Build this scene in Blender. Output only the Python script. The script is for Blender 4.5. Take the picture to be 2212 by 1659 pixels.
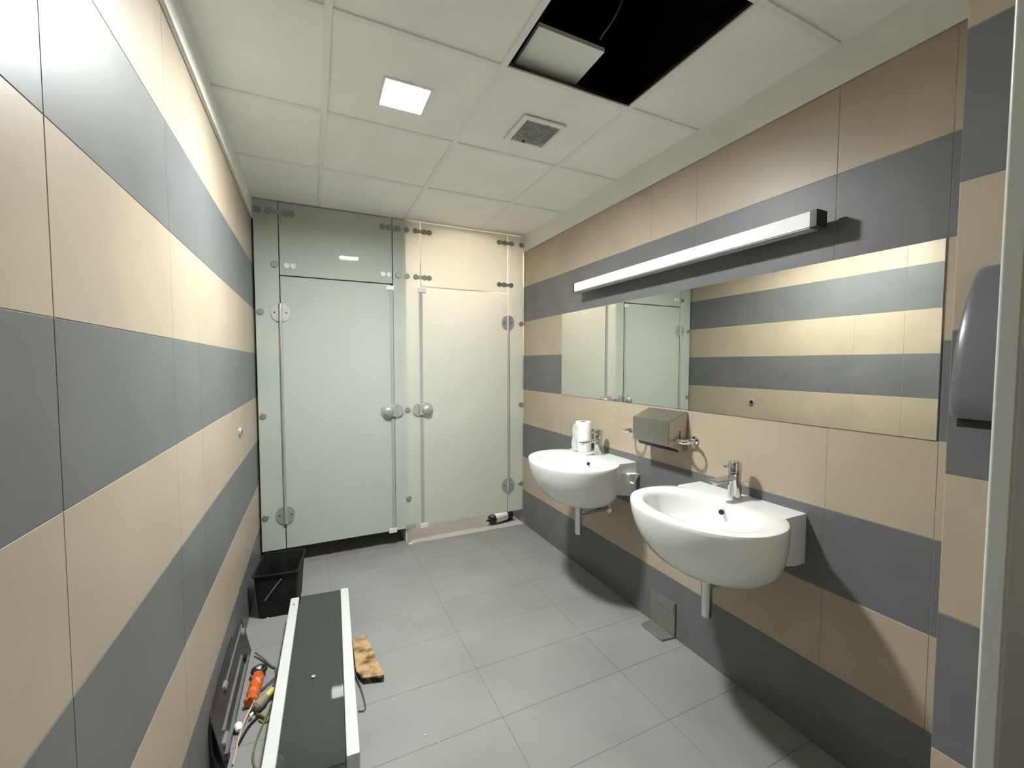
import bpy, bmesh, math, random
from mathutils import Vector, Matrix
random.seed(7)
for o in list(bpy.data.objects): bpy.data.objects.remove(o)
scene = bpy.context.scene
COL = scene.collection

# ------------------------------------------------------------------ camera
W, D, H, CB = 2.0436, 3.32, 2.5436, 2.409      # right wall, glass plane, ceiling, top of the tiling
PX = 1.554                                      # face of the projecting entry wall
F_PX, YAW, PITCH, ROLL = 907.07, 0.4425, 0.0482, -0.0007
fw = Vector((math.sin(YAW)*math.cos(PITCH), math.cos(YAW)*math.cos(PITCH), -math.sin(PITCH)))
rt = Vector((math.cos(YAW), -math.sin(YAW), 0)); dn = fw.cross(rt)
r2 = rt*math.cos(ROLL)+dn*math.sin(ROLL); d2 = -rt*math.sin(ROLL)+dn*math.cos(ROLL)
cam = bpy.data.cameras.new('camera'); cam_o = bpy.data.objects.new('camera', cam); COL.objects.link(cam_o)
M3 = Matrix((r2, -d2, -fw)).transposed()
cam_o.matrix_world = Matrix.Translation((0.355, 0, 1.4363)) @ M3.to_4x4()
cam.sensor_fit = 'HORIZONTAL'; cam.sensor_width = 36; cam.lens = 36*F_PX/2212; cam.clip_start = 0.02
scene.camera = cam_o

# ------------------------------------------------------------------ world, exposure
w = bpy.data.worlds.new('world'); scene.world = w; w.use_nodes = True
w.node_tree.nodes['Background'].inputs[0].default_value = (0.01, 0.01, 0.01, 1)
w.node_tree.nodes['Background'].inputs[1].default_value = 0.2
vs = scene.view_settings
vs.view_transform = 'Standard'; vs.look = 'None'; vs.gamma = 1; vs.use_curve_mapping = False
vs.exposure = 0.38
LED_ROOM, LED_CUBICLE, FILL_LOBBY = 640, 400, 34

# ------------------------------------------------------------------ materials
def mat(name, col, rough=.5, metal=0, spec=.5, var=0, vscale=6, col2=None, bump=0, bscale=200, emit=None, coat=0, patch=None):
    m = bpy.data.materials.new(name); m.use_nodes = True
    nt = m.node_tree; b = nt.nodes['Principled BSDF']
    b.inputs['Base Color'].default_value = (*col, 1); b.inputs['Roughness'].default_value = rough
    b.inputs['Metallic'].default_value = metal; b.inputs['Specular IOR Level'].default_value = spec
    if coat:
        b.inputs['Coat Weight'].default_value = coat; b.inputs['Coat Roughness'].default_value = .02
    if var or col2 or bump or patch:
        tc = nt.nodes.new('ShaderNodeNewGeometry')
    if var or col2:
        n = nt.nodes.new('ShaderNodeTexNoise'); n.inputs['Scale'].default_value = vscale; n.inputs['Detail'].default_value = 5
        nt.links.new(tc.outputs['Position'], n.inputs['Vector'])
        r = nt.nodes.new('ShaderNodeValToRGB')
        c2 = col2 or tuple(c*(1-var) for c in col); c1 = col if col2 else tuple(min(1, c*(1+var)) for c in col)
        p0, p1 = patch or (.3, .7)
        r.color_ramp.elements[0].position = p0; r.color_ramp.elements[1].position = p1
        r.color_ramp.elements[0].color = (*c2, 1); r.color_ramp.elements[1].color = (*c1, 1)
        nt.links.new(n.outputs['Fac'], r.inputs['Fac']); nt.links.new(r.outputs['Color'], b.inputs['Base Color'])
    if bump:
        n2 = nt.nodes.new('ShaderNodeTexNoise'); n2.inputs['Scale'].default_value = bscale; n2.inputs['Detail'].default_value = 3
        nt.links.new(tc.outputs['Position'], n2.inputs['Vector'])
        bp = nt.nodes.new('ShaderNodeBump'); bp.inputs['Strength'].default_value = bump; bp.inputs['Distance'].default_value = .002
        nt.links.new(n2.outputs['Fac'], bp.inputs['Height']); nt.links.new(bp.outputs['Normal'], b.inputs['Normal'])
    if emit:
        b.inputs['Emission Color'].default_value = (*emit[0], 1); b.inputs['Emission Strength'].default_value = emit[1]
    return m

def glass_mat():
    m = bpy.data.materials.new('frosted_glass'); m.use_nodes = True; nt = m.node_tree
    out = nt.nodes['Material Output']; nt.nodes.remove(nt.nodes['Principled BSDF'])
    d = nt.nodes.new('ShaderNodeBsdfDiffuse'); d.inputs[0].default_value = (.80, .90, .83, 1)
    t = nt.nodes.new('ShaderNodeBsdfTranslucent'); t.inputs[0].default_value = (1.0, .92, .84, 1)
    mx = nt.nodes.new('ShaderNodeMixShader'); mx.inputs[0].default_value = .52
    g = nt.nodes.new('ShaderNodeBsdfGlossy'); g.inputs['Roughness'].default_value = .015
    fr = nt.nodes.new('ShaderNodeFresnel'); fr.inputs[0].default_value = 1.5
    m2 = nt.nodes.new('ShaderNodeMixShader')
    nt.links.new(d.outputs[0], mx.inputs[1]); nt.links.new(t.outputs[0], mx.inputs[2])
    nt.links.new(fr.outputs[0], m2.inputs[0]); nt.links.new(mx.outputs[0], m2.inputs[1]); nt.links.new(g.outputs[0], m2.inputs[2])
    nt.links.new(m2.outputs[0], out.inputs['Surface'])
    return m

M = {}
M['beige'] = mat('beige_tile', (.40, .333, .250), .40, var=.06, vscale=4, bump=.03, bscale=60)
M['dark'] = mat('charcoal_tile', (.135, .138, .139), .42, spec=.38, var=.08, vscale=5, bump=.03, bscale=60)
M['grout'] = mat('grout', (.27, .25, .22), .9, var=.2, vscale=9)
M['floor'] = mat('grey_floor_tile', (.255, .257, .245), .42, var=.10, vscale=3, bump=.05, bscale=90)
M['fgrout'] = mat('floor_grout', (.13, .13, .12), .9)
M['ceil'] = mat('ceiling_panel', (.91, .92, .88), .95, spec=.1, bump=.25, bscale=350, var=.03, vscale=5)
M['tbar'] = mat('white_grid', (.86, .86, .82), .5, spec=.3)
M['trim'] = mat('white_trim', (.80, .80, .75), .7, spec=.3, var=.03, vscale=7)
M['void'] = mat('dark_plenum', (.012, .011, .01), 1, spec=.0, var=.3, vscale=4)
M['lobby'] = mat('lobby_plaster', (.55, .53, .48), .9, spec=.1, var=.04, vscale=3)
M['glass'] = glass_mat()
M['steel'] = mat('satin_steel', (.58, .58, .56), .36, .65)
M['steel_d'] = mat('brushed_steel', (.46, .45, .40), .30, 1, var=.06, vscale=40)
M['chrome'] = mat('chrome', (.66, .66, .66), .07, 1)
M['seal'] = mat('grey_seal', (.36, .36, .35), .45)
M['capwhite'] = mat('white_clip_lit_fitting', (.72, .73, .70), .4)  # white clips; also paints front light on the lower left fittings
M['mirror'] = mat('mirror_silver', (.77, .78, .73), .005, 1)
M['medge'] = mat('mirror_edge', (.30, .36, .30), .3)
M['ceramic'] = mat('white_ceramic', (.84, .84, .82), .09, coat=.4)
M['black'] = mat('black_plastic', (.012, .012, .012), .45, var=.2, vscale=20)
M['binblack'] = mat('dusty_black_plastic', (.006, .006, .006), .6, spec=.25, col2=(.016, .016, .014), vscale=14, patch=(.35, .7))
M['hole'] = mat('dark_hole', (.008, .006, .005), .8)
M['diff'] = mat('opal_diffuser', (.90, .92, .92), .6, spec=.3)
M['cap'] = mat('dark_end_cap', (.035, .035, .035), .5)
M['dryer'] = mat('dark_grey_plastic', (.115, .118, .124), .30)
M['door'] = mat('pale_grey_paint', (.62, .63, .59), .22)
M['rail'] = mat('white_rail', (.58, .60, .57), .45, var=.03, vscale=20)
M['gloss'] = mat('dark_gloss_panel', (.010, .014, .012), .03, spec=.8, coat=1.0)
M['greyend'] = mat('grey_end', (.25, .25, .23), .6)
M['cork'] = mat('worn_board', (.47, .32, .17), .95, spec=.1, col2=(.12, .065, .03), vscale=22, patch=(.32, .60), bump=.6, bscale=120)
M['burnt'] = mat('dark_board_edge', (.20, .12, .05), .9, col2=(.012, .008, .005), vscale=30, patch=(.45, .62))
M['orange'] = mat('orange_plastic', (.58, .12, .025), .4, var=.25, vscale=40)
M['yellow'] = mat('yellow_plastic', (.62, .55, .14), .5)
M['taupe'] = mat('taupe_plastic', (.27, .23, .18), .6)
M['wire_g'] = mat('grey_wire', (.10, .10, .09), .5)
M['wire_b'] = mat('brown_wire', (.10, .055, .03), .5)
M['wire_y'] = mat('olive_wire', (.16, .15, .05), .5)
M['wire_p'] = mat('pale_wire', (.60, .40, .30), .5)
M['tray'] = mat('dark_metal_tray', (.045, .046, .046), .5, .0, var=.25, vscale=18)
M['dullsteel'] = mat('dull_steel', (.26, .26, .25), .4, .4)
M['fit_shade'] = mat('shaded_fitting', (.30, .30, .275), .4, .45)  # glass fittings darkened, their backlit look put into the colour
M['paper'] = mat('white_paper', (.85, .85, .82), .9, spec=.1)
M['card'] = mat('cardboard_core', (.35, .22, .14), .9)
M['clear'] = mat('greenish_steel_sheet', (.24, .25, .21), .4, .5, var=.1, vscale=25)
M['mesh'] = mat('vent_filter', (.36, .37, .34), .9, var=.18, vscale=25)
M['led_room'] = mat('led_panel', (.9, .9, .9), .5, emit=((.97, 1.0, .985), LED_ROOM))
M['led_cub'] = mat('led_panel_warm', (.9, .9, .9), .5, emit=((1.0, .94, .84), LED_CUBICLE))
M['fill_lob'] = mat('added_fill_panel', (.9, .9, .9), .5, emit=((1.0, .97, .90), FILL_LOBBY))  # glow of the added fill lamp behind the doorway

# ------------------------------------------------------------------ helpers
def wloc(o):
    v = Vector(o.location)
    while o.parent: o = o.parent; v += Vector(o.location)
    return v
def link(name, bm, material, parent=None, smooth=False, origin=None):
    """world-space bmesh -> one object; origin at its base (top-level) or relative to the parent"""
    if parent is not None: off = wloc(parent)
    elif origin is not None: off = Vector(origin)
    else:
        xs = [v.co for v in bm.verts]
        off = Vector(((min(c.x for c in xs)+max(c.x for c in xs))/2, (min(c.y for c in xs)+max(c.y for c in xs))/2, min(c.z for c in xs)))
    bmesh.ops.translate(bm, vec=-off, verts=bm.verts)
    bmesh.ops.recalc_face_normals(bm, faces=bm.faces)
    if smooth:
        for f in bm.faces: f.smooth = True
    me = bpy.data.meshes.new(name); bm.to_mesh(me); bm.free()
    if smooth:
        try: me.set_sharp_from_angle(angle=math.radians(38))
        except Exception: pass
    me.materials.append(M[material])
    o = bpy.data.objects.new(name, me); COL.objects.link(o)
    if parent is not None: o.parent = parent
    else: o.location = off
    if smooth == 'w':
        wn = o.modifiers.new('weighted_normals', 'WEIGHTED_NORMAL'); wn.keep_sharp = True; wn.weight = 100
    return o
def empty(name, loc, label=None, cat=None, group=None):
    o = bpy.data.objects.new(name, None); COL.objects.link(o); o.location = loc
    o.empty_display_size = .05
    if label: tag(o, label, cat, group)
    return o
def tag(o, label, cat, group=None):
    o['label'] = label; o['category'] = cat
    if group: o['group'] = group
    return o
def struct(o, label=None):
    o['kind'] = 'structure'
    if label: o['label'] = label
    return o
def part(o, label): o['label'] = label; return o
def bx(bm, x0, x1, y0, y1, z0, z1, bev=0, seg=2, rot=None):
    r = bmesh.ops.create_cube(bm, size=1); vs_ = r['verts']
    for v in vs_:
        v.co = Vector(((x0+x1)/2+v.co.x*(x1-x0), (y0+y1)/2+v.co.y*(y1-y0), (z0+z1)/2+v.co.z*(z1-z0)))
    if bev:
        es = list({e for v in vs_ for e in v.link_edges})
        r = bmesh.ops.bevel(bm, geom=es, offset=bev, segments=seg, profile=.5, affect='EDGES')
        vs_ = list({v for f in r['faces'] for v in f.verts} | {v for v in vs_ if v.is_valid})
    if rot: bmesh.ops.rotate(bm, verts=vs_, cent=rot[0], matrix=rot[1])
    return vs_
def box(name, x0, x1, y0, y1, z0, z1, m, parent=None, bev=0, seg=2, smooth=None, **k):
    bm = bmesh.new(); bx(bm, x0, x1, y0, y1, z0, z1, bev, seg)
    return link(name, bm, m, parent, smooth=('w' if bev else False) if smooth is None else smooth, **k)
def cyl(bm, p0, p1, r0, r1=None, n=20):
    p0, p1 = Vector(p0), Vector(p1); d = p1-p0; r1 = r0 if r1 is None else r1
    q = d.to_track_quat('Z', 'Y').to_matrix().to_4x4()
    bmesh.ops.create_cone(bm, cap_ends=True, segments=n, radius1=r0, radius2=r1, depth=d.length,
                          matrix=Matrix.Translation((p0+p1)/2) @ q)
def lathe(bm, prof, cen, axis='Z', n=28, close=False):
    """prof: (r, h) pairs; axis Z or -Y / -X direction for h"""
    rings = []
    for r, h in prof:
        ring = []
        for i in range(n):
            a = 2*math.pi*i/n; c, s = r*math.cos(a), r*math.sin(a)
            if axis == 'Z': p = (c, s, h)
            elif axis == '-Y': p = (c, -h, s)
            elif axis == '-X': p = (-h, c, s)
            elif axis == 'X': p = (h, c, s)
            ring.append(bm.verts.new(Vector(cen)+Vector(p)))
        rings.append(ring)
    for a, b in zip(rings, rings[1:]):
        for i in range(n): bm.faces.new((a[i], a[(i+1) % n], b[(i+1) % n], b[i]))
    if close:
        for i in range(n): bm.faces.new((rings[-1][i], rings[-1][(i+1) % n], rings[0][(i+1) % n], rings[0][i]))
    else:
        bm.faces.new(rings[0]); bm.faces.new(rings[-1])
def smoothpath(pts, k=6):
    P = [Vector(p) for p in pts]; P = [2*P[0]-P[1]]+P+[2*P[-1]-P[-2]]; out = []
    for i in range(1, len(P)-2):
        for j in range(k):
            t = j/k; a, b, c, d = P[i-1], P[i], P[i+1], P[i+2]
            out.append(.5*((2*b)+(-a+c)*t+(2*a-5*b+4*c-d)*t*t+(-a+3*b-3*c+d)*t**3))
    out.append(P[-2]); return out
def tube(bm, pts, r, n=8, curve=True, closed=False):
    P = smoothpath(pts) if curve else [Vector(p) for p in pts]
    rings = []; up = Vector((0, 0, 1)); N = len(P)
    for i in range(N):
        if closed: t = P[(i+1) % N]-P[i-1]
        else: t = P[min(i+1, N-1)]-P[max(i-1, 0)]
        t.normalize()
        if abs(t.dot(up)) > .95: up = Vector((1, 0, 0))
        s = t.cross(up).normalized(); u = s.cross(t); up = u
        rr = r(i/(N-1)) if callable(r) else r
        rings.append([bm.verts.new(P[i]+(s*math.cos(2*math.pi*j/n)+u*math.sin(2*math.pi*j/n))*rr) for j in range(n)])
    for a, b in zip(rings, rings[1:]+([rings[0]] if closed else [])):
        for j in range(n): bm.faces.new((a[j], a[(j+1) % n], b[(j+1) % n], b[j]))
    if not closed: bm.faces.new(rings[0]); bm.faces.new(rings[-1])
def prism(bm, poly, axis, a, b):
    """extrude a 2-D polygon along axis from a to b"""
    def P(u, v, t): return {'X': (t, u, v), 'Y': (u, t, v), 'Z': (u, v, t)}[axis]
    A = [bm.verts.new(P(u, v, a)) for u, v in poly]; B = [bm.verts.new(P(u, v, b)) for u, v in poly]
    bm.faces.new(A); bm.faces.new(B); n = len(poly)
    for i in range(n): bm.faces.new((A[i], A[(i+1) % n], B[(i+1) % n], B[i]))

# ------------------------------------------------------------------ tiled surfaces
_cache = {}
def tile_mesh(u, v, m, th=.006, ch=.0007):
    """tile u x v in the XY plane, top face at z=0, chamfered rim"""
    key = (round(u, 4), round(v, 4), m)
    if key in _cache: return _cache[key]
    V = []; a, b = u/2, v/2
    for (x, y, z) in ((a, b, -th), (a, b, -ch), (a-ch, b-ch, 0)):
        V += [(-x, -y, z), (x, -y, z), (x, y, z), (-x, y, z)]
    Fc = [(8, 9, 10, 11)]
    for k in (0, 4):
        for i in range(4): Fc.append((k+i, k+(i+1) % 4, k+4+(i+1) % 4, k+4+i))
    me = bpy.data.meshes.new('tile'); me.from_pydata(V, [], Fc); me.materials.append(M[m]); me.update()
    _cache[key] = me; return me
def tile(name, parent, cen, u, v, m, plane, gap=.0013):
    me = tile_mesh(u-gap, v-gap, m)
    o = bpy.data.objects.new(name, me); COL.objects.link(o); o.parent = parent
    c = Vector(cen)-wloc(parent)
    jit = random.uniform(-.0003, .0003)
    if plane == 'X+':   # faces +X ; u along Y, v along Z
        o.rotation_euler = (math.pi/2, 0, math.pi/2); c.x += jit
    elif plane == 'X-': o.rotation_euler = (math.pi/2, 0, -math.pi/2); c.x += jit
    elif plane == 'Y-': o.rotation_euler = (math.pi/2, 0, 0); c.y += jit
    elif plane == 'Y+': o.rotation_euler = (math.pi/2, 0, math.pi); c.y += jit
    elif plane == 'Z+': c.z += jit
    o.location = c
    return o
YJ = [-1.30, -.92, -.32, -.02, .58, .88, 1.485, 1.785, 2.39, 2.69, 3.29, 3.59, 4.19, 4.49, 4.70]
ZJ = [0, .306, .606, .906, 1.206, 1.506, 1.806, 2.106, 2.409]
def tiled_wall(parent, x, plane, y0, y1, ztop=2.409):
    ys = [y0]+[y for y in YJ if y0+.04 < y < y1-.01]+[y1]
    for k in range(8):
        for a, b in zip(ys, ys[1:]):
            tile('wall_tile', parent, (x, (a+b)/2, (ZJ[k]+ZJ[k+1])/2), b-a, ZJ[k+1]-ZJ[k], 'dark' if k % 2 == 0 else 'beige', plane)

REC = .0009     # grout lies this far behind the tile faces
floor = struct(box('floor', -.05, W+.05, -1.35, 4.75, -.10, -REC, 'fgrout', origin=(0, 0, -.10)))
xs = [0, .425, 1.025, 1.625, W]; ysf = [-1.30]+[1.5+.3*k for k in range(-9, 11)]+[4.70]
for xa, xb in zip(xs, xs[1:]):
    for ya, yb in zip(ysf, ysf[1:]):
        tile('floor_tile', floor, ((xa+xb)/2, (ya+yb)/2, 0), xb-xa, yb-ya, 'floor', 'Z+', gap=.0018)

wl = struct(box('wall_left', -.12, -REC, -1.35, 4.75, -.10, 3.05, 'grout', origin=(-.06, 0, -.10)))
tiled_wall(wl, 0, 'X+', -1.30, 4.70)
wr = struct(box('wall_right', W+REC, W+.12, .30, 4.75, -.10, 3.05, 'grout', origin=(W+.06, 2, -.10)))
tiled_wall(wr, W, 'X-', .30, 4.70)
# projecting entry wall beside the door: near face X=PX, its end faces the washroom at Y=.40
we = struct(box('wall_entry', PX+REC, W+.12, -1.35, .40-REC, -.10, 3.05, 'grout', origin=(1.8, -.5, -.10)))
tiled_wall(we, PX, 'X-', -1.30, .40)
for k in range(8):
    tile('wall_tile', we, ((PX+W)/2, .40, (ZJ[k]+ZJ[k+1])/2), W-PX, ZJ[k+1]-ZJ[k], 'dark' if k % 2 == 0 else 'beige', 'Y+')
wb = struct(box('wall_back', -.12, W+.12, 4.70+REC, 4.82, -.10, 3.05, 'grout', origin=(1, 4.75, -.10)))
for k in range(8):
    for a, b in zip(xs, xs[1:]):
        tile('wall_tile', wb, ((a+b)/2, 4.70, (ZJ[k]+ZJ[k+1])/2), b-a, ZJ[k+1]-ZJ[k], 'dark' if k % 2 == 0 else 'beige', 'Y-')
wf = struct(box('wall_front', -.12, W+.12, -1.42, -1.30, -.10, 3.05, 'lobby', origin=(1, -1.35, -.10)))

# white bands between the tiling and the ceiling
struct(box('trim_1', 0, .010, -1.30, 4.70, CB, H+.02, 'trim', bev=.002))
struct(box('trim_2', W-.006, W, .40, 4.70, CB, H+.02, 'trim', bev=.002))
struct(box('trim_3', PX-.006, PX, -1.30, .40, CB, H+.02, 'trim', bev=.002))
struct(box('trim_4', PX, W-.006, .395, .405, CB, H+.02, 'trim'))
# slim angle at the foot of the left band
struct(box('trim_5', .010, .015, -1.30, 4.70, CB, CB+.010, 'trim', bev=.002))

# ------------------------------------------------------------------ suspended ceiling
ceil = struct(box('ceiling', -.12, W+.12, -1.42, 4.82, 3.05, 3.15, 'void', origin=(1, 1.7, 3.05)))
GX = [0, .421, 1.021, 1.621, W]; GY = [-1.30, -.913, -.313, .287, .887, 1.487, 2.087, 2.687, 3.32, 3.887, 4.487, 4.70]
PZ = H+.007
HOLES = {}
def panel(x0, x1, y0, y1, hole=None):
    g = .0035
    bm = bmesh.new()
    X0, X1, Y0, Y1 = x0+g, x1-g, y0+g, y1-g
    if hole is None: bx(bm, X0, X1, Y0, Y1, PZ, PZ+.015)
    else:
        a, b, c, d = hole
        bx(bm, X0, a, Y0, Y1, PZ, PZ+.015); bx(bm, b, X1, Y0, Y1, PZ, PZ+.015)
        bx(bm, a, b, Y0, c, PZ, PZ+.015); bx(bm, a, b, d, Y1, PZ, PZ+.015)
    return link('ceiling_panel', bm, 'ceil', ceil)
LEDR = (.629, .817, 1.732, 1.922)
VENT = (1.249, 1.435, 1.735, 1.917)
LEDC = (1.43, 1.62, 3.55, 3.74)
FILL_AREA = (1.16, 1.35, -.80, -.61)
for i in range(4):
    for j in range(len(GY)-1):
        x0, x1, y0, y1 = GX[i], GX[i+1], GY[j], GY[j+1]
        if x1 > PX+.1 and y1 <= .30: continue
        if i == 2 and j == 4: continue                 # the missing panel
        if y1 <= .30 and i == 2: x1 = PX
        hole = None
        for r in (LEDR, VENT, LEDC, FILL_AREA):
            cx, cy = (r[0]+r[1])/2, (r[2]+r[3])/2
            if x0 < cx < x1 and y0 < cy < y1: hole = r
        panel(x0, x1, y0, y1, hole)
def tbar(x0, x1, y0, y1):
    bm = bmesh.new(); bx(bm, x0, x1, y0, y1, H, PZ)
    if x1-x0 < y1-y0: bx(bm, (x0+x1)/2-.0015, (x0+x1)/2+.0015, y0, y1, PZ, PZ+.022)
    else: bx(bm, x0, x1, (y0+y1)/2-.0015, (y0+y1)/2+.0015, PZ, PZ+.022)
    o = link('grid_bar', bm, 'tbar', ceil); o.data.materials.append(M['cap'])
    for f in o.data.polygons:
        if f.center.z+3.05 > PZ+.002: f.material_index = 1  # stems coloured dark: the void's shade is put into the colour
    return o
for x in GX[1:4]: tbar(x-.012, x+.012, -1.30, 4.70)
for y in GY[1:-1]:
    for a, b in zip(GX, GX[1:]):
        if y < .30 and b > PX+.1: continue
        tbar(a+.0125, b-.0125, y-.012, y+.012)

for (a, b, c, e) in ((.97, .98, .80, 1.80), (1.68, 1.69, .80, 1.80), (.98, 1.68, .80, .81), (.98, 1.68, 1.79, 1.80)):
    box('void_blackout_board', a, b, c, e, PZ+.045, 3.05, 'void', ceil)  # boards added around the missing panel so the void stays black

# light panels in the ceiling
def led(r, m, label):
    x0, x1, y0, y1 = r
    t = empty('ceiling_light', ((x0+x1)/2, (y0+y1)/2, H), label, 'light')
    bm = bmesh.new(); bx(bm, x0+.006, x1-.006, y0+.006, y1-.006, H+.019, H+.0225); link('diffuser', bm, m, t)
    bm = bmesh.new(); f = .008
    bx(bm, x0-.004, x0+f-.002, y0-.004, y1+.004, H+.001, H+.023); bx(bm, x1-f+.002, x1+.004, y0-.004, y1+.004, H+.001, H+.023)
    bx(bm, x0+f-.002, x1-f+.002, y0-.004, y0+f-.002, H+.001, H+.023); bx(bm, x0+f-.002, x1-f+.002, y1-f+.002, y1+.004, H+.001, H+.023)
    bx(bm, x0, x1, y0, y1, H+.023, H+.05)
    link('frame', bm, 'tbar', t)
    return t
led(LEDR, 'led_room', 'square white light panel glowing in the washroom ceiling')
led(LEDC, 'led_cub', 'warm square light panel in the ceiling inside the right glass cubicle')
led(FILL_AREA, 'fill_lob', 'added unseen fill light panel in the ceiling behind the doorway')  # unseen fill lamp, added to brighten the door edge

# air vent
x0, x1, y0, y1 = 1.229, 1.449, 1.713, 1.936
v = empty('air_vent', ((x0+x1)/2, (y0+y1)/2, H), 'square white framed air vent with grey filter in the ceiling', 'vent')
bm = bmesh.new(); f = .026
for (a, b, c, d) in ((x0, x0+f, y0, y1), (x1-f*.6, x1, y0, y1), (x0+f, x1-f*.6, y0, y0+f), (x0+f, x1-f*.6, y1-f*.5, y1)):
    bx(bm, a, b, c, d, H-.006, H+.003, .0015)
link('frame', bm, 'tbar', v)
box('filter', x0+f, x1-f*.6, y0+f, y1-f*.5, H+.004, H+.0065, 'mesh', v)
bm = bmesh.new()
for k in range(9):
    yy = y0+f+.012+k*.017; bx(bm, x0+f, x1-f*.6, yy, yy+.0016, H, H+.004)
for k in range(9):
    xx = x0+f+.012+k*.018; bx(bm, xx, xx+.0016, y0+f, y1-f*.5, H+.001, H+.004)
o = link('grille', bm, 'mesh', v)
for (xx, yy) in ((1.365, y0+f+.002), (1.32, y1-f*.5-.010)):
    box('clip', xx, xx+.010, yy, yy+.010, H-.003, H+.003, 'cap', v)

# displaced piece of panel in the open void
bm = bmesh.new()
bx(bm, 1.085, 1.365, 1.325, 1.70, H+.052, H+.068, rot=(Vector((1.2, 1.5, H+.055)), Matrix.Rotation(math.radians(-2.0), 3, 'X')))
tag(link('loose_ceiling_panel', bm, 'ceil'), 'loose piece of white ceiling panel lying across the open black hole', 'ceiling panel')
bm = bmesh.new(); tube(bm, [(1.335, 1.12, H+.40), (1.35, 1.16, H+.22), (1.34, 1.22, H+.12), (1.325, 1.30, H+.075)], .003, 6)
tag(link('hanging_cable', bm, 'wire_g'), 'thin dark cable hanging inside the open ceiling hole', 'cable')

# ------------------------------------------------------------------ glass cubicle fronts
GB, GT = .128, H-.006
GY0, GY1 = D, D+.008
def pane(name, x0, x1, z0, z1, parent):
    return box(name, x0, x1, GY0, GY1, z0, z1, 'glass', parent, bev=.0012, seg=1, smooth=False)
def disc(parent, x, z, r=.0205, m='fit_shade'):
    bm = bmesh.new(); lathe(bm, [(r, 0), (r, .007), (r*.85, .010)], (x, D, z), '-Y', 20)
    return link('fitting', bm, m, parent, smooth=True)
def bar(parent, xa, xb, z):
    return box('connector_bar', xa, xb, D-.004, D, z-.014, z+.014, 'seal', parent, bev=.001)
Z1, Z2 = 2.466, 2.112
screen = empty('cubicle_screen', (1.02, D, 0), 'fixed frosted glass screen framing the two cubicle doors at the far end', 'glass screen')
def gp(label, x0, x1, z0): return part(pane('glass_pane', x0, x1, z0, GT, screen), label)
p = gp('tall narrow frosted glass strip against the left tiled wall', .012, .157, GB)
for x, z in ((.042, Z1), (.105, Z1), (.132, Z2), (.040, 1.787), (.040, 1.075), (.038, .368)): disc(p, x, z)
bar(p, 0.001, .045, Z1)
p = gp('frosted glass panel above the left cubicle door', .163, .916, 2.046)
for x, z in ((.205, Z1), (.243, Z1), (.848, Z1), (.893, Z1)): disc(p, x, z)
for x, z in ((.205, Z2), (.245, Z2), (.848, Z2), (.891, Z2)): disc(p, x, z, m='capwhite')  # same fittings coloured pale, front light put into the colour
bar(p, .105, .205, Z1); bar(p, .893, .958, Z1)
p = gp('frosted glass strip between the two cubicle doors', .922, 1.131, GB)
for x, z in ((.958, Z1), (1.027, Z1), (1.095, Z1), (.960, Z2), (1.027, Z2), (1.095, Z2), (1.022, 1.072), (1.022, .368)): disc(p, x, z)
bar(p, 1.095, 1.204, Z1); bar(p, 1.095, 1.201, Z2)
for s, cx in ((1, .939), (-1, 1.105)):
    bm = bmesh.new(); n = 16; poly = []
    for k in range(n+1):
        a = -math.pi/2+math.pi*k/n; poly.append((cx+s*.047*math.cos(a), 1.072+.048*math.sin(a)))
    prism(bm, poly, 'Y', D-.016, D); o = link('strike_plate', bm, 'steel', p); part(o, 'half round satin steel strike plate')
box('clamp', 1.000, 1.075, D-.010, D, GB-.006, GB+.035, 'seal', p, bev=.004)
p = gp('frosted glass panel above the right cubicle door', 1.137, 1.884, 2.046)
for x, z in ((1.164, Z1), (1.204, Z1), (1.805, Z1), (1.857, Z1), (1.164, Z2), (1.201, Z2), (1.805, Z2), (1.850, Z2)): disc(p, x, z)
bar(p, 1.805, 1.923, Z1); bar(p, 1.805, 1.918, Z2)
p = gp('tall narrow frosted glass strip against the right tiled wall', 1.890, W-.009, GB)
for x, z in ((1.923, Z1), (2.015, Z1), (1.918, Z2), (2.013, 1.785), (2.013, 1.075), (2.011, .370)): disc(p, x, z)
bar(p, 2.012, W-.001, Z1)
for z in (1.785, 1.075, .370): bar(p, 2.012, W-.001, z)
# support foot under the middle strip
o = box('support_post', 1.008, 1.036, D-.002, D+.012, .008, GB-.001, 'steel', screen, bev=.002)
bm = bmesh.new(); lathe(bm, [(.028, 0), (.028, .004), (.012, .010)], (1.040, D+.005, 0), 'Z', 20); link('foot', bm, 'steel', o, smooth=True)

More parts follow.
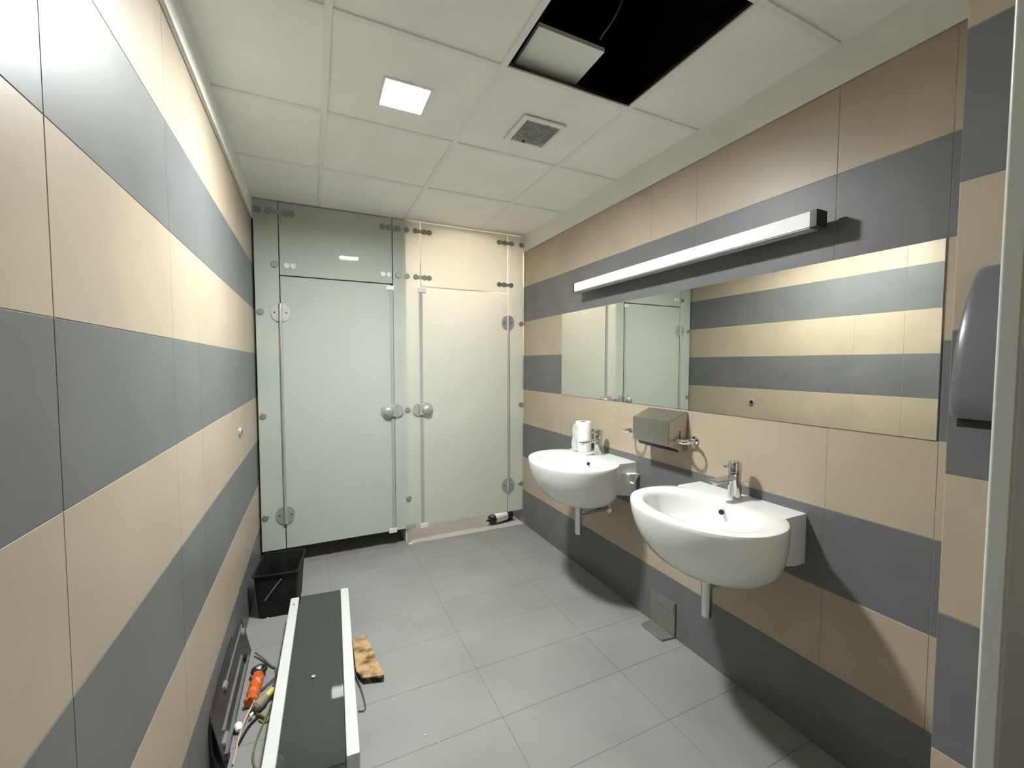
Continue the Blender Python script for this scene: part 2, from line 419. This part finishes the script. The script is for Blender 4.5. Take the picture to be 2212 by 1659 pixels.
def cubicle_door(x0, x1, hinge, s, label):
    """hinge: x of the hinge line; s=+1 when the door extends to +X of it"""
    t = empty('cubicle_door', ((x0+x1)/2, D, GB), label, 'door', 'frosted glass cubicle doors')
    pane('pane', x0, x1, GB, 2.038, t)
    free = x1 if s > 0 else x0
    sx = free+s*.004
    box('edge_seal', sx-.0115, sx+.0115, D-.006, D+.012, GB+.02, 2.005, 'seal', t, bev=.001)
    for z, h in ((2.013, .034), (GB-.012, .036)):
        c = sx-s*.010
        box('corner_clip', c-.031, c+.031, D-.012, D+.014, z-(h/2 if z > 1 else 0), z+(h/2 if z > 1 else h), 'capwhite', t, bev=.002)
    bm = bmesh.new(); cyl(bm, (hinge, D-.012, .40), (hinge, D-.012, 1.76), .0095, n=14)
    part(link('hinge_rod', bm, 'steel', t, smooth=True), 'long slim steel rod between the hinges')
    for z in (1.787, .370):
        bm = bmesh.new(); n = 32; poly = []
        for k in range(n):
            a = 2*math.pi*k/n; c, q = math.cos(a), math.sin(a)
            poly.append((hinge+.058*math.copysign(abs(c)**.8, c), z+.062*math.copysign(abs(q)**.9, q)))
        prism(bm, poly, 'Y', D-.008, D); h = link('hinge', bm, 'steel', t)
        bm = bmesh.new(); cyl(bm, (hinge, D-.012, z-.062), (hinge, D-.012, z+.062), .012, n=14); link('knuckle', bm, 'steel', h, smooth=True)
        for e in (-1, 1):
            bm = bmesh.new(); lathe(bm, [(.006, 0), (.005, .0015)], (hinge+e*.036, D-.008, z), '-Y', 10); link('screw', bm, 'cap', h)
    zl = 1.072; cx = free-s*.030
    bm = bmesh.new(); lathe(bm, [(.055, 0), (.055, .010), (.051, .014)], (cx, D, zl), '-Y', 32)
    lk = link('lock', bm, 'steel', t, smooth=True)
    a, b = sorted((cx, free+s*.030)); bm = bmesh.new(); bx(bm, a, b, D-.026, D-.001, zl-.042, zl+.042, .002); link('lock_case', bm, 'steel', lk, smooth='w')
    bm = bmesh.new(); lathe(bm, [(.038, .010), (.038, .034), (.035, .046), (.028, .053), (.010, .056)], (cx-s*.002, D, zl), '-Y', 32)
    link('knob', bm, 'steel', lk, smooth=True)
    bm = bmesh.new(); lathe(bm, [(.004, .055), (.004, .0575)], (cx-s*.002, D, zl), '-Y', 8); link('key_slot', bm, 'cap', lk)
    return t
cubicle_door(.163, .903, .161, 1, 'pale green frosted glass cubicle door hinged on its left beside the left wall')
cubicle_door(1.137, 1.884, 1.887, -1, 'cream lit frosted glass cubicle door hinged on its right near the washbasins')
# partition between the cubicles
struct(box('wall_partition', .998, 1.020, D+.0085, 4.70, 0, H+.02, 'lobby'))

# things on the cubicle floor
t = empty('plastic_bottle', (1.87, 3.52, 0), 'white bottle with black nozzle lying under the right cubicle door', 'bottle')
ax = Vector((1, .28, 0)).normalized(); c0 = Vector((1.80, 3.425, .046))
def lathe_dir(bm, prof, c, d, n=24):
    q = d.to_track_quat('Z', 'Y'); rings = []
    for r, h in prof:
        rings.append([bm.verts.new(c+q @ Vector((r*math.cos(2*math.pi*i/n), r*math.sin(2*math.pi*i/n), h))) for i in range(n)])
    for a, b in zip(rings, rings[1:]):
        for i in range(n): bm.faces.new((a[i], a[(i+1) % n], b[(i+1) % n], b[i]))
    bm.faces.new(rings[0]); bm.faces.new(rings[-1])
bm = bmesh.new(); lathe_dir(bm, [(.036, 0), (.044, .010), (.046, .05), (.046, .13), (.042, .165), (.018, .172)], c0, ax); link('body', bm, 'ceramic', t, smooth=True)
bm = bmesh.new(); lathe_dir(bm, [(.046, .13), (.0465, .131), (.0465, .19), (.02, .20)], c0, ax); link('bottom', bm, 'black', t, smooth=True)
bm = bmesh.new(); lathe_dir(bm, [(.006, -.085), (.014, -.05), (.032, -.045), (.040, -.03), (.040, .001), (.034, .002)], c0, ax); link('nozzle', bm, 'black', t, smooth=True)

# ------------------------------------------------------------------ mirror and light bar
t = empty('wall_mirror', (W-.004, 1.636, 1.206), 'long frameless mirror on the striped wall above the basins', 'mirror')
box('backing', W-.0028, W-.0004, .584, 2.688, 1.206, 1.806, 'medge', t)
box('mirror_face', W-.0036, W-.0027, .585, 2.687, 1.207, 1.805, 'mirror', t)
LX0, LX1 = 1.937, 1.992
t = empty('light_bar', (1.97, 1.64, 1.915), 'long white unlit light bar with black end caps above the mirror', 'wall light')
box('diffuser', LX0, LX1, .905, 2.375, 1.916, 1.970, 'diff', t, bev=.002)
box('base_strip', LX0+.004, LX1+.002, .908, 2.372, 1.912, 1.9155, 'seal', t)
box('end_cap', LX0-.001, LX1+.006, .882, .9045, 1.913, 1.972, 'cap', t, bev=.002)
box('end_cap', LX0-.001, LX1+.006, 2.3755, 2.392, 1.913, 1.972, 'cap', t, bev=.002)
for y in (1.15, 2.10): box('wall_bracket', LX1-.002, W, y-.03, y+.03, 1.925, 1.960, 'cap', t)

# ------------------------------------------------------------------ wash basins
BY = 1.187
def basin_body(cy):
    cx, ax_, ay = 1.752, .247, .306; zt = .866
    nx = 72; bm = bmesh.new()
    icx, iax, iay = 1.722, .162, .245
    def ring(cx, a, b, z, e=2.0, yo=0, flat=None):
        L = []
        for i in range(nx):
            th = 2*math.pi*i/nx; c, s = math.cos(th), math.sin(th)
            x = cx+a*math.copysign(abs(c)**(2/e), c); y = cy-.018+yo+b*math.copysign(abs(s)**(2/e), s)
            if flat is not None: x = min(x, flat)
            L.append(bm.verts.new((x, y, z)))
        return L
    R = []
    # outside from the drain boss up to the rim
    prof = [(.30, .600), (.42, .602), (.56, .610), (.68, .626), (.78, .648), (.86, .678), (.915, .711), (.955, .748), (.98, .787), (.995, .825), (1.0, .848), (.998, .857), (.990, .8635), (.975, .866)]
    for s, z in prof:
        k = (zt-z)/(zt-.600)
        R.append(ring(cx+.060*k**1.5, ax_*s, ay*s, z, 2.12))
    R.append(ring(1.74, .215, .285, .867, 2.05))
    R.append(ring(icx, iax+.012, iay+.012, .8665, 2.0))
    for s, z in [(1.02, .8645), (.985, .858), (.965, .845), (.94, .815), (.90, .78), (.82, .745), (.68, .715), (.5, .698), (.3, .690), (.12, .686)]:
        k = (zt-z)/(zt-.686)
        R.append(ring(icx+.045*k, iax*s, iay*s, z, 2.0))
    for a, b in zip(R, R[1:]):
        for i in range(nx): bm.faces.new((a[i], a[(i+1) % nx], b[(i+1) % nx], b[i]))
    bm.faces.new(R[0]); bm.faces.new(R[-1])
    return bm
def basin_back(cy):
    bm = bmesh.new()
    prism(bm, [(1.90, .867), (W, .867), (W, .672), (1.985, .672), (1.90, .69)], 'Y', cy-.245, cy+.245)
    es = [e for e in bm.edges if not all(abs(v.co.x-W) < 1e-4 for v in e.verts)]
    bmesh.ops.bevel(bm, geom=es, offset=.004, segments=2, profile=.5, affect='EDGES')
    return bm
def make_basin():
    t = empty('washbasin', (W, BY, .57), 'white ceramic wall basin nearest the camera with a bare deck', 'washbasin', 'wall hung washbasins')
    link('bowl', basin_body(BY), 'ceramic', t, smooth=True)
    link('back_block', basin_back(BY), 'ceramic', t, smooth='w')
    # overflow hole on the rear inside face of the bowl
    d = Vector((-.97, 0, .25)).normalized(); bm = bmesh.new()
    lathe_dir(bm, [(.0105, -.004), (.0105, .004)], Vector((1.874, BY-.010, .822)), d, 18); link('overflow_hole', bm, 'hole', t)
    bm = bmesh.new(); lathe(bm, [(.026, .6865), (.026, .689), (.018, .691)], (1.767, BY-.018, 0), 'Z', 20); link('drain', bm, 'chrome', t, smooth=True)
    return t
def make_tap():
    t = empty('basin_tap', (1.965, BY, .867), 'chrome mixer tap standing on the near basin', 'tap', 'basin mixer taps')
    bm = bmesh.new(); lathe(bm, [(.027, .867), (.027, .873), (.0262, .90), (.024, .955), (.0245, .972)], (1.965, BY, 0), 'Z', 28); link('body', bm, 'chrome', t, smooth=True)
    bm = bmesh.new(); lathe(bm, [(.024, .974), (.0265, .977), (.0265, 1.018), (.024, 1.024)], (1.965, BY, 0), 'Z', 28); h = link('handle', bm, 'chrome', t, smooth=True)
    bm = bmesh.new(); bx(bm, 1.900, 1.945, BY-.008, BY+.008, 1.000, 1.010, .002, rot=(Vector((1.945, BY, 1.005)), Matrix.Rotation(math.radians(6), 3, 'Y')))
    link('lever', bm, 'chrome', h, smooth='w')
    bm = bmesh.new(); bx(bm, 1.830, 1.955, BY-.018, BY+.018, .950, .966, .004, rot=(Vector((1.955, BY, .958)), Matrix.Rotation(math.radians(-3), 3, 'Y')))
    s = link('spout', bm, 'chrome', t, smooth='w')
    bm = bmesh.new(); lathe(bm, [(.010, .937), (.011, .952)], (1.842, BY, 0), 'Z', 16); link('aerator', bm, 'chrome', s, smooth=True)
    bm = bmesh.new(); tube(bm, [(1.992, BY-.006, .905), (2.002, BY-.012, .935), (2.008, BY-.016, .938), (2.022, BY-.034, .937)], .0013, 6, curve=False)
    link('pull_rod', bm, 'chrome', t)
    return t
def make_trap():
    t = empty('drain_trap', (1.815, BY, .39), 'chrome waste pipe under the near basin', 'pipe', 'chrome basin waste pipes')
    bm = bmesh.new(); lathe(bm, [(.020, .392), (.0225, .396), (.0225, .602)], (1.812, BY, 0), 'Z', 24); link('bottle_pipe', bm, 'chrome', t, smooth=True)
    bm = bmesh.new(); cyl(bm, (1.83, BY, .520), (W-.004, BY, .520), .016, n=20); link('outlet_pipe', bm, 'chrome', t, smooth=True)
    bm = bmesh.new(); lathe(bm, [(.034, 0), (.034, .003), (.026, .010), (.018, .012)], (W-.0005, BY, .520), '-X', 28); link('wall_flange', bm, 'chrome', t, smooth=True)
    return t
def copy_tree(o, dy, parent=None):
    c = o.copy(); COL.objects.link(c); c.parent = parent
    if parent is None: c.location = Vector(o.location)+Vector((0, dy, 0))
    for ch in list(o.children): copy_tree(ch, dy, c)
    return c
DY = .932
basin = make_basin(); tap = make_tap(); trap = make_trap()
tag(copy_tree(basin, DY), 'white ceramic wall basin beside the glass cubicles with paper roll on it', 'washbasin', 'wall hung washbasins')
tag(copy_tree(tap, DY+.012), 'chrome mixer tap beside the paper roll on the far basin', 'tap', 'basin mixer taps')
tag(copy_tree(trap, DY), 'chrome waste pipe under the far basin with its wall flange in view', 'pipe', 'chrome basin waste pipes')

# paper roll on the far basin
rx, ry = 1.945, 2.265
t = empty('paper_roll', (rx, ry, .867), 'white paper roll standing on the far basin behind its tap', 'paper roll')
bm = bmesh.new(); prof = [(.021, .8685), (.050, .8685), (.0515, .874), (.0515, 1.055), (.049, 1.060), (.021, 1.060)]
lathe(bm, prof, (rx, ry, 0), 'Z', 36, close=True); link('roll', bm, 'paper', t, smooth=True)
bm = bmesh.new(); lathe(bm, [(.0212, .869), (.0212, 1.0605), (.0190, 1.0605), (.0190, .869)], (rx, ry, 0), 'Z', 28, close=True); link('core', bm, 'card', t, smooth=True)
bm = bmesh.new(); rows = []
for i in range(13):
    z = .872+i*.0152; row = []
    for j in range(11):
        a = math.radians(150+j*11); r = .0535+.020*max(0, math.sin((j/10)*math.pi))*(.35+.65*(1-i/12))+.004*math.sin(i*1.1+j*.9)
        row.append(bm.verts.new((rx+r*math.cos(a-1.0), ry+r*math.sin(a-1.0)+.006, z-(.012 if j > 6 else 0)*(i > 10))))
    rows.append(row)
for a, b in zip(rows, rows[1:]):
    for j in range(10): bm.faces.new((a[j], a[j+1], b[j+1], b[j]))
geo = bmesh.ops.solidify(bm, geom=list(bm.faces), thickness=.0008)
link('loose_sheet', bm, 'paper', t, smooth=True)

# folded tissue tucked beside the far basin
bm = bmesh.new(); yb = BY+DY-.247
prism(bm, [(1.965, .812), (2.030, .806), (2.040, .800), (2.028, .790), (2.018, .770), (1.998, .752), (1.992, .750), (2.006, .772), (2.012, .792), (2.000, .797), (1.965, .802)], 'Y', yb-.030, yb-.001)
bmesh.ops.bevel(bm, geom=list(bm.edges), offset=.0015, segments=1, affect='EDGES')
tag(link('folded_tissue', bm, 'paper'), 'small folded white tissue tucked against the side of the far basin', 'tissue')

# ------------------------------------------------------------------ paper towel dispenser
t = empty('towel_dispenser', (W, 1.637, .985), 'brushed steel paper towel dispenser with sloping lid under the mirror', 'dispenser')
fx = W-.128
bm = bmesh.new(); ya, yb = 1.509, 1.766
prism(bm, [(W-.001, 1.196), (W-.012, 1.197), (fx, 1.153), (fx, 1.032), (W-.030, 1.000), (W-.001, 1.000)], 'Y', ya, yb)
bmesh.ops.bevel(bm, geom=list(bm.edges), offset=.003, segments=2, affect='EDGES')
link('housing', bm, 'steel_d', t, smooth='w')
bm = bmesh.new(); prism(bm, [(fx+.012, 1.030), (W-.034, 1.002), (W-.034, .990), (fx+.020, 1.012)], 'Y', ya+.03, yb-.03); link('paper_slot', bm, 'black', t)
box('level_slit', fx+.072, fx+.077, ya-.0012, ya+.002, 1.055, 1.105, 'black', t)
ln = Vector((-.36, 0, .93)).normalized(); bm = bmesh.new(); lathe_dir(bm, [(.009, 0), (.009, .003), (.005, .006)], Vector((W-.055, 1.60, 1.180)), ln, 16)
lk = link('lid_lock', bm, 'chrome', t, smooth=True)

# ring holders either side of the dispenser
def ring_holder(y, label):
    t = empty('ring_holder', (W, y, 1.05), label, 'holder', 'chrome ring holders by the towel dispenser')
    bm = bmesh.new(); lathe(bm, [(.021, 0), (.021, .005), (.015, .010)], (W, y, 1.060), '-X', 24); link('wall_plate', bm, 'chrome', t, smooth=True)
    bm = bmesh.new(); cyl(bm, (W-.008, y, 1.060), (W-.036, y, 1.060), .012, n=14); link('arm', bm, 'chrome', t, smooth=True)
    bm = bmesh.new(); tube(bm, [(W-.075+.041*math.cos(a*math.pi/16), y+.041*math.sin(a*math.pi/16), 1.060) for a in range(32)], .006, 8, curve=False, closed=True)
    link('ring', bm, 'chrome', t, smooth=True)
    return t
ring_holder(1.462, 'chrome ring holder on the near side of the towel dispenser')
ring_holder(1.842, 'chrome ring holder on the far side of the towel dispenser, partly hidden')

# ------------------------------------------------------------------ hand dryer on the entry wall
t = empty('hand_dryer', (PX, .27, 1.33), 'dark grey curved hand dryer on the tiled wall by the door', 'hand dryer')
prof = [(1.553, 1.335), (1.553, 1.628), (1.540, 1.626), (1.527, 1.617), (1.513, 1.600), (1.498, 1.578), (1.483, 1.552), (1.468, 1.523), (1.455, 1.490), (1.446, 1.455), (1.440, 1.415), (1.436, 1.375), (1.437, 1.345), (1.443, 1.335)]
bm = bmesh.new(); ya, yb = .195, .362; rings = []
ctr = Vector((1.553, 0, 1.47))
for y, k in ((ya, .965), (ya+.004, .985), (ya+.012, 1), (yb-.016, 1), (yb-.006, .985), (yb-.001, .955), (yb, .93)):
    rings.append([bm.verts.new((1.553+(x-1.553)*k, y, 1.47+(z-1.47)*(1-(1-k)*.5))) for x, z in prof])
n = len(prof)
for a, b in zip(rings, rings[1:]):
    for i in range(n): bm.faces.new((a[i], a[(i+1) % n], b[(i+1) % n], b[i]))
bm.faces.new(rings[0]); bm.faces.new(rings[-1]); link('cover', bm, 'dryer', t, smooth=True)
box('air_outlet', 1.452, 1.548, ya+.008, yb-.008, 1.318, 1.3345, 'black', t, bev=.002)

# ------------------------------------------------------------------ white door edge beside the camera
d = struct(box('door_1', 1.0, PX-.004, .163, .182, 0, 2.50, 'door', bev=.0035, seg=3, origin=(1.28, .17, 0)), 'pale grey door edge close to the camera')
bm = bmesh.new(); cyl(bm, (PX-.006, .1725, .20), (PX-.006, .1725, .30), .008, n=12); link('hinge', bm, 'steel', d)
bm = bmesh.new(); cyl(bm, (PX-.006, .1725, 1.80), (PX-.006, .1725, 1.90), .008, n=12); link('hinge', bm, 'steel', d)

# hole sleeve in the left wall
t = empty('wall_sleeve', (0, 2.586, 1.06), 'small round pipe sleeve in the left beige tile row', 'pipe sleeve')
bm = bmesh.new(); lathe(bm, [(.025, 0), (.025, .010), (.019, .012), (.019, .0005)], (0, 2.59, 1.078), 'X', 24, close=True); link('collar', bm, 'steel', t, smooth=True)
bm = bmesh.new(); lathe(bm, [(.0186, .0090), (.0186, .0112)], (0, 2.59, 1.078), 'X', 24); link('bore', bm, 'hole', t)

# ------------------------------------------------------------------ long panel unit on the floor
bz0, bz1 = 0.0, .150
cxb, ya, yb = .3455, 1.425, 2.545
rotb = (Vector((cxb, (ya+yb)/2, .0)), Matrix.Rotation(math.radians(-2.2), 3, 'Z'))
t = empty('floor_panel_unit', (cxb, (ya+yb)/2, 0), 'long dark glossy panel unit with two white rails lying on the floor', 'panel unit')
def bxr(name, x0, x1, y0, y1, z0, z1, m, bev=0, parent=t):
    bm = bmesh.new(); bx(bm, x0, x1, y0, y1, z0, z1, bev, 2); bmesh.ops.rotate(bm, verts=bm.verts, cent=rotb[0], matrix=rotb[1])
    return link(name, bm, m, parent, smooth='w' if bev else False)
bxr('casing', cxb-.125, cxb+.125, ya+.012, yb-.012, .002, .118, 'greyend', .003)
bm = bmesh.new(); bx(bm, cxb-.104, cxb+.104, ya+.004, yb-.004, .1300, .1400, .001, 2, rot=(Vector((cxb, (ya+yb)/2, .137)), Matrix.Rotation(math.radians(2.0), 3, 'Y') @ Matrix.Rotation(math.radians(.8), 3, 'X')))
bmesh.ops.rotate(bm, verts=bm.verts, cent=rotb[0], matrix=rotb[1]); link('dark_panel', bm, 'gloss', t)
bxr('rail', cxb-.148, cxb-.1042, ya, yb, .040, .150, 'rail', .007)
bxr('rail', cxb+.1042, cxb+.148, ya, yb, .040, .150, 'rail', .007)
for (x, y, r) in ((cxb-.127, yb-.075, .0045),):
    bm = bmesh.new(); lathe(bm, [(r, .1495), (r, .1512)], (x, y, 0), 'Z', 12); bmesh.ops.rotate(bm, verts=bm.verts, cent=rotb[0], matrix=rotb[1]); link('screw_hole', bm, 'cap', t)
bm = bmesh.new(); lathe(bm, [(.008, .134), (.008, .1435), (.004, .145)], (cxb-.01, 1.87, 0), 'Z', 14); bmesh.ops.rotate(bm, verts=bm.verts, cent=rotb[0], matrix=rotb[1]); link('stud', bm, 'steel', t, smooth=True)

# broken board beside it
t = empty('wood_board', (.565, 2.06, 0), 'worn brown board scrap on the floor beside the white rail', 'board')
poly = [(.617, 1.900), (.619, 1.915), (.577, 2.225), (.565, 2.240), (.545, 2.232), (.525, 2.238), (.508, 2.225), (.505, 1.985), (.531, 1.924)]
bm = bmesh.new(); prism(bm, poly, 'Z', .0, .027); bmesh.ops.bevel(bm, geom=[e for e in bm.edges], offset=.002, segments=1, affect='EDGES'); link('core', bm, 'burnt', t)
bm = bmesh.new(); c = Vector((.562, 2.08)); pin = [(c.x+(x-c.x)*.97, max(c.y+(y-c.y)*.985, 1.905)) for x, y in poly]
vsb = [bm.verts.new((x, y, .0272)) for x, y in pin]; vt = [bm.verts.new((x, y, .0305+random.uniform(-.001, .001))) for x, y in pin]
bm.faces.new(vt); bm.faces.new(vsb)
for i in range(len(pin)): bm.faces.new((vsb[i], vsb[(i+1) % len(pin)], vt[(i+1) % len(pin)], vt[i]))
link('top_layer', bm, 'cork', t)

bm = bmesh.new(); tube(bm, [(.497, 2.01, .012), (.513, 1.93, .010), (.522, 1.86, .005), (.525, 1.80, .004), (.522, 1.776, .004), (.512, 1.770, .004), (.497, 1.778, .004)], .0034, 8)
tag(link('cable_end', bm, 'wire_g'), 'grey cable end curling out on the right of the dark panel unit', 'cable')

# ------------------------------------------------------------------ black bin in the corner
t = empty('waste_bin', (.158, 2.80, 0), 'black rectangular plastic bin in the corner under the left glass', 'bin')
ang = math.radians(-6); rb = Matrix.Rotation(ang, 3, 'Z'); cen = Vector((.158, 2.80, 0))
def rrect(hw, hd, r, z, n=5):
    P = []
    for sx, sy, a0 in ((1, 1, 0), (-1, 1, 90), (-1, -1, 180), (1, -1, 270)):
        for k in range(n+1):
            a = math.radians(a0+90*k/n); P.append(cen+rb @ Vector((sx*(hw-r)+r*math.cos(a), sy*(hd-r)+r*math.sin(a), z)))
    return P
bm = bmesh.new()
R = [[bm.verts.new(p) for p in rrect(*a)] for a in ((.095, .130, .02, 0), (.112, .150, .02, .250), (.120, .158, .022, .250), (.120, .158, .022, .258), (.109, .147, .02, .258), (.092, .127, .02, .008))]
for a, b in zip(R, R[1:]):
    for i in range(len(a)): bm.faces.new((a[i], a[(i+1) % len(a)], b[(i+1) % len(a)], b[i]))
bm.faces.new(R[0]); bm.faces.new(R[-1]); link('bucket', bm, 'binblack', t, smooth=True)
bm = bmesh.new(); q = lambda x, y, z: cen+rb @ Vector((x, y, z))
tube(bm, [q(.03, -.158, .228), q(-.02, -.155, .165), q(-.055, -.150, .115)], .0022, 6, curve=False); link('handle_wire', bm, 'steel', t)

# sheet-metal angle leaning by the basin wall
t = empty('metal_plate', (2.0, 1.64, 0), 'small greenish grey metal angle plate on the floor against the striped wall', 'metal plate')
bm = bmesh.new(); prism(bm, [(W-.010, 1.560), (W-.010, 1.728), (W-.0015, 1.728), (W-.0015, 1.560)], 'Z', .002, .188); link('upright', bm, 'clear', t)
bm = bmesh.new(); prism(bm, [(1.957, 1.570), (1.957, 1.722), (W-.0105, 1.728), (W-.0105, 1.560)], 'Z', 0.001, .012)
bmesh.ops.bevel(bm, geom=list(bm.edges), offset=.002, segments=1, affect='EDGES'); link('foot', bm, 'clear', t)
box('inner_tab', W-.0145, W-.0102, 1.565, 1.70, .135, .180, 'clear', t, bev=.001)

# ------------------------------------------------------------------ scrap heap between the left wall and the panel unit
# gear tray leaning on the wall
t = empty('metal_tray', (.03, 2.07, 0), 'long dark metal tray with bright edges leaning against the left wall', 'metal tray')
def lean(u, s):  # s: distance up the tray from its foot, u: thickness offset to the room
    return (.045-.20*s+u*.98, .98*s+.20*u+.001)
def strip(name, ya, yb, s0, s1, u0, u1, m, parent=t):
    bm = bmesh.new(); prism(bm, [lean(u0, s0), lean(u1, s0), lean(u1, s1), lean(u0, s1)], 'Y', ya, yb); return link(name, bm, m, parent)
strip('tray_back', 1.72, 2.40, .0, .185, 0, .003, 'tray')
strip('edge_strip', 1.78, 2.22, .090, .098, .003, .011, 'dullsteel')
strip('edge_strip', 1.74, 2.30, .030, .038, .003, .013, 'dullsteel')
strip('edge_strip', 1.95, 2.36, .165, .170, .003, .008, 'dullsteel')
for (ya, yb, s, m) in ((1.745, 1.80, .062, 'steel'), (1.90, 1.94, .168, 'steel'), (2.31, 2.35, .14, 'steel'), (1.72, 1.76, .014, 'black'), (2.24, 2.27, .052, 'black')):
    strip('clip', ya, yb, s, s+.014, .003, .014, m)
bm = bmesh.new(); tube(bm, [(.006, 2.16, .225), (.005, 1.98, .222), (.005, 1.85, .212), (.006, 1.74, .19), (.012, 1.700, .10), (.040, 1.690, .02), (.075, 1.685, .004)], .0028, 6)
tag(link('black_wire', bm, 'black'), 'thin black wire drooping down the left wall over the metal tray', 'wire')

# orange sleeve with black ring head
t = empty('orange_tool', (.115, 2.08, 0), 'orange plastic wrapped tool with a black ring end on the floor', 'tool')
bm = bmesh.new(); rows = []
for i in range(11):
    y = 1.985+i*.0165; row = []; wob = .006*math.sin(i*1.9)
    for j in range(12):
        a = 2*math.pi*j/12; row.append(bm.verts.new((.103-.010*(10-i)/10+(.024+.004*math.sin(i*2.3+j))*math.cos(a), y+.004*math.sin(j), .026+wob*.4+(.022+.003*math.cos(i*3+j*2))*math.sin(a))))
    rows.append(row)
for a, b in zip(rows, rows[1:]):
    for j in range(12): bm.faces.new((a[j], a[(j+1) % 12], b[(j+1) % 12], b[j]))
bm.faces.new(rows[0]); bm.faces.new(rows[-1]); link('sleeve', bm, 'orange', t)
bm = bmesh.new(); tube(bm, [(.104+.022*math.cos(a*math.pi/8), 2.178+.022*math.sin(a*math.pi/8), .032) for a in range(16)], .012, 8, curve=False, closed=True); link('ring_end', bm, 'black', t, smooth=True)
bm = bmesh.new(); lathe(bm, [(.012, .028), (.012, .046), (.008, .049)], (.104, 2.178, 0), 'Z', 14); link('bolt', bm, 'steel', t, smooth=True)

# connector and leads
t = empty('wire_connector', (.125, 1.97, 0), 'taupe cable connector with a yellow cap beside the orange tool', 'connector')
dv = Vector((.62, .78, .08)).normalized()
bm = bmesh.new(); lathe_dir(bm, [(.012, 0), (.021, .010), (.022, .045), (.014, .060)], Vector((.112, 1.945, .024)), dv, 10); link('body', bm, 'taupe', t, smooth=True)
bm = bmesh.new(); lathe_dir(bm, [(.012, .058), (.014, .075), (.013, .095), (.006, .100)], Vector((.112, 1.945, .024)), dv, 12); link('cap', bm, 'yellow', t, smooth=True)
bm = bmesh.new(); lathe_dir(bm, [(.005, 0), (.007, .012), (.003, .018)], Vector((.106, 1.93, .020)), Vector((-.4, -.9, .1)).normalized(), 10); link('plug', bm, 'paper', t, smooth=True)
bm = bmesh.new(); lathe_dir(bm, [(.007, 0), (.013, .008), (.014, .03), (.008, .038)], Vector((.068, 1.862, .016)), Vector((-.25, .95, .05)).normalized(), 12)
tag(link('plastic_plug', bm, 'paper', smooth=True), 'small white plastic plug lying at the foot of the metal tray', 'plug')
def wire(name, label, pts, r, m):
    bm = bmesh.new(); tube(bm, pts, r, 6); return tag(link(name, bm, m, smooth=True), label, 'wire')
wire('pale_wire', 'pale pinkish wire sticking out towards the camera from the orange tool', [(.108, 1.985, .030), (.088, 1.93, .020), (.074, 1.86, .012), (.070, 1.78, .006), (.068, 1.72, .005)], .0038, 'wire_p')
wire('grey_wire', 'grey wire bent from the metal tray across to the panel unit', [(.072, 2.34, .02), (.108, 2.29, .014), (.150, 2.22, .008), (.168, 2.20, .006), (.172, 2.15, .005), (.166, 2.08, .004), (.168, 2.0, .004)], .0045, 'wire_g')
wire('grey_wire', 'second grey wire slanting up to the bend beside the panel unit', [(.175, 2.13, .012), (.150, 2.10, .012), (.128, 2.075, .010), (.120, 2.07, .008)], .0035, 'wire_g')
wire('brown_wire', 'brown wire arching from the connector to the panel unit', [(.142, 1.985, .030), (.152, 2.003, .038), (.166, 2.008, .030), (.176, 2.000, .010)], .0035, 'wire_b')
wire('brown_wire', 'short brown wire lying below the connector', [(.118, 1.935, .008), (.138, 1.915, .007), (.155, 1.893, .006)], .0055, 'wire_b')
wire('olive_wire', 'olive green wire looping low against the white rail', [(.130, 1.902, .004), (.150, 1.880, .004), (.172, 1.885, .004)], .0035, 'wire_y')
wire('olive_wire', 'long olive wire loop hanging towards the camera beside the white rail', [(.170, 1.955, .012), (.150, 1.88, .008), (.133, 1.80, .005), (.129, 1.73, .004), (.140, 1.68, .004), (.156, 1.66, .004)], .0036, 'wire_y')
wire('black_lead', 'black lead tangled under the orange tool', [(.128, 1.92, .006), (.100, 1.885, .006), (.083, 1.84, .006), (.072, 1.80, .006)], .005, 'black')

# plaster crumbs on the floor
for k, (x, y, s) in enumerate(((.096, 2.668, .006), (.72, 1.55, .0035), (.735, 1.375, .004), (.76, 1.50, .002))):
    bm = bmesh.new(); bmesh.ops.create_icosphere(bm, subdivisions=1, radius=s, matrix=Matrix.Translation((x, y, s*.55)) @ Matrix.Diagonal((1.2, .8, .6, 1)))
    tag(link('plaster_crumb', bm, 'paper'), ['white plaster crumb in front of the black bin', 'tiny white crumb on the floor right of the cable end', 'white crumb on the floor nearest the camera', 'faintest white speck on the open floor'][k], 'crumb', 'plaster crumbs on the floor')
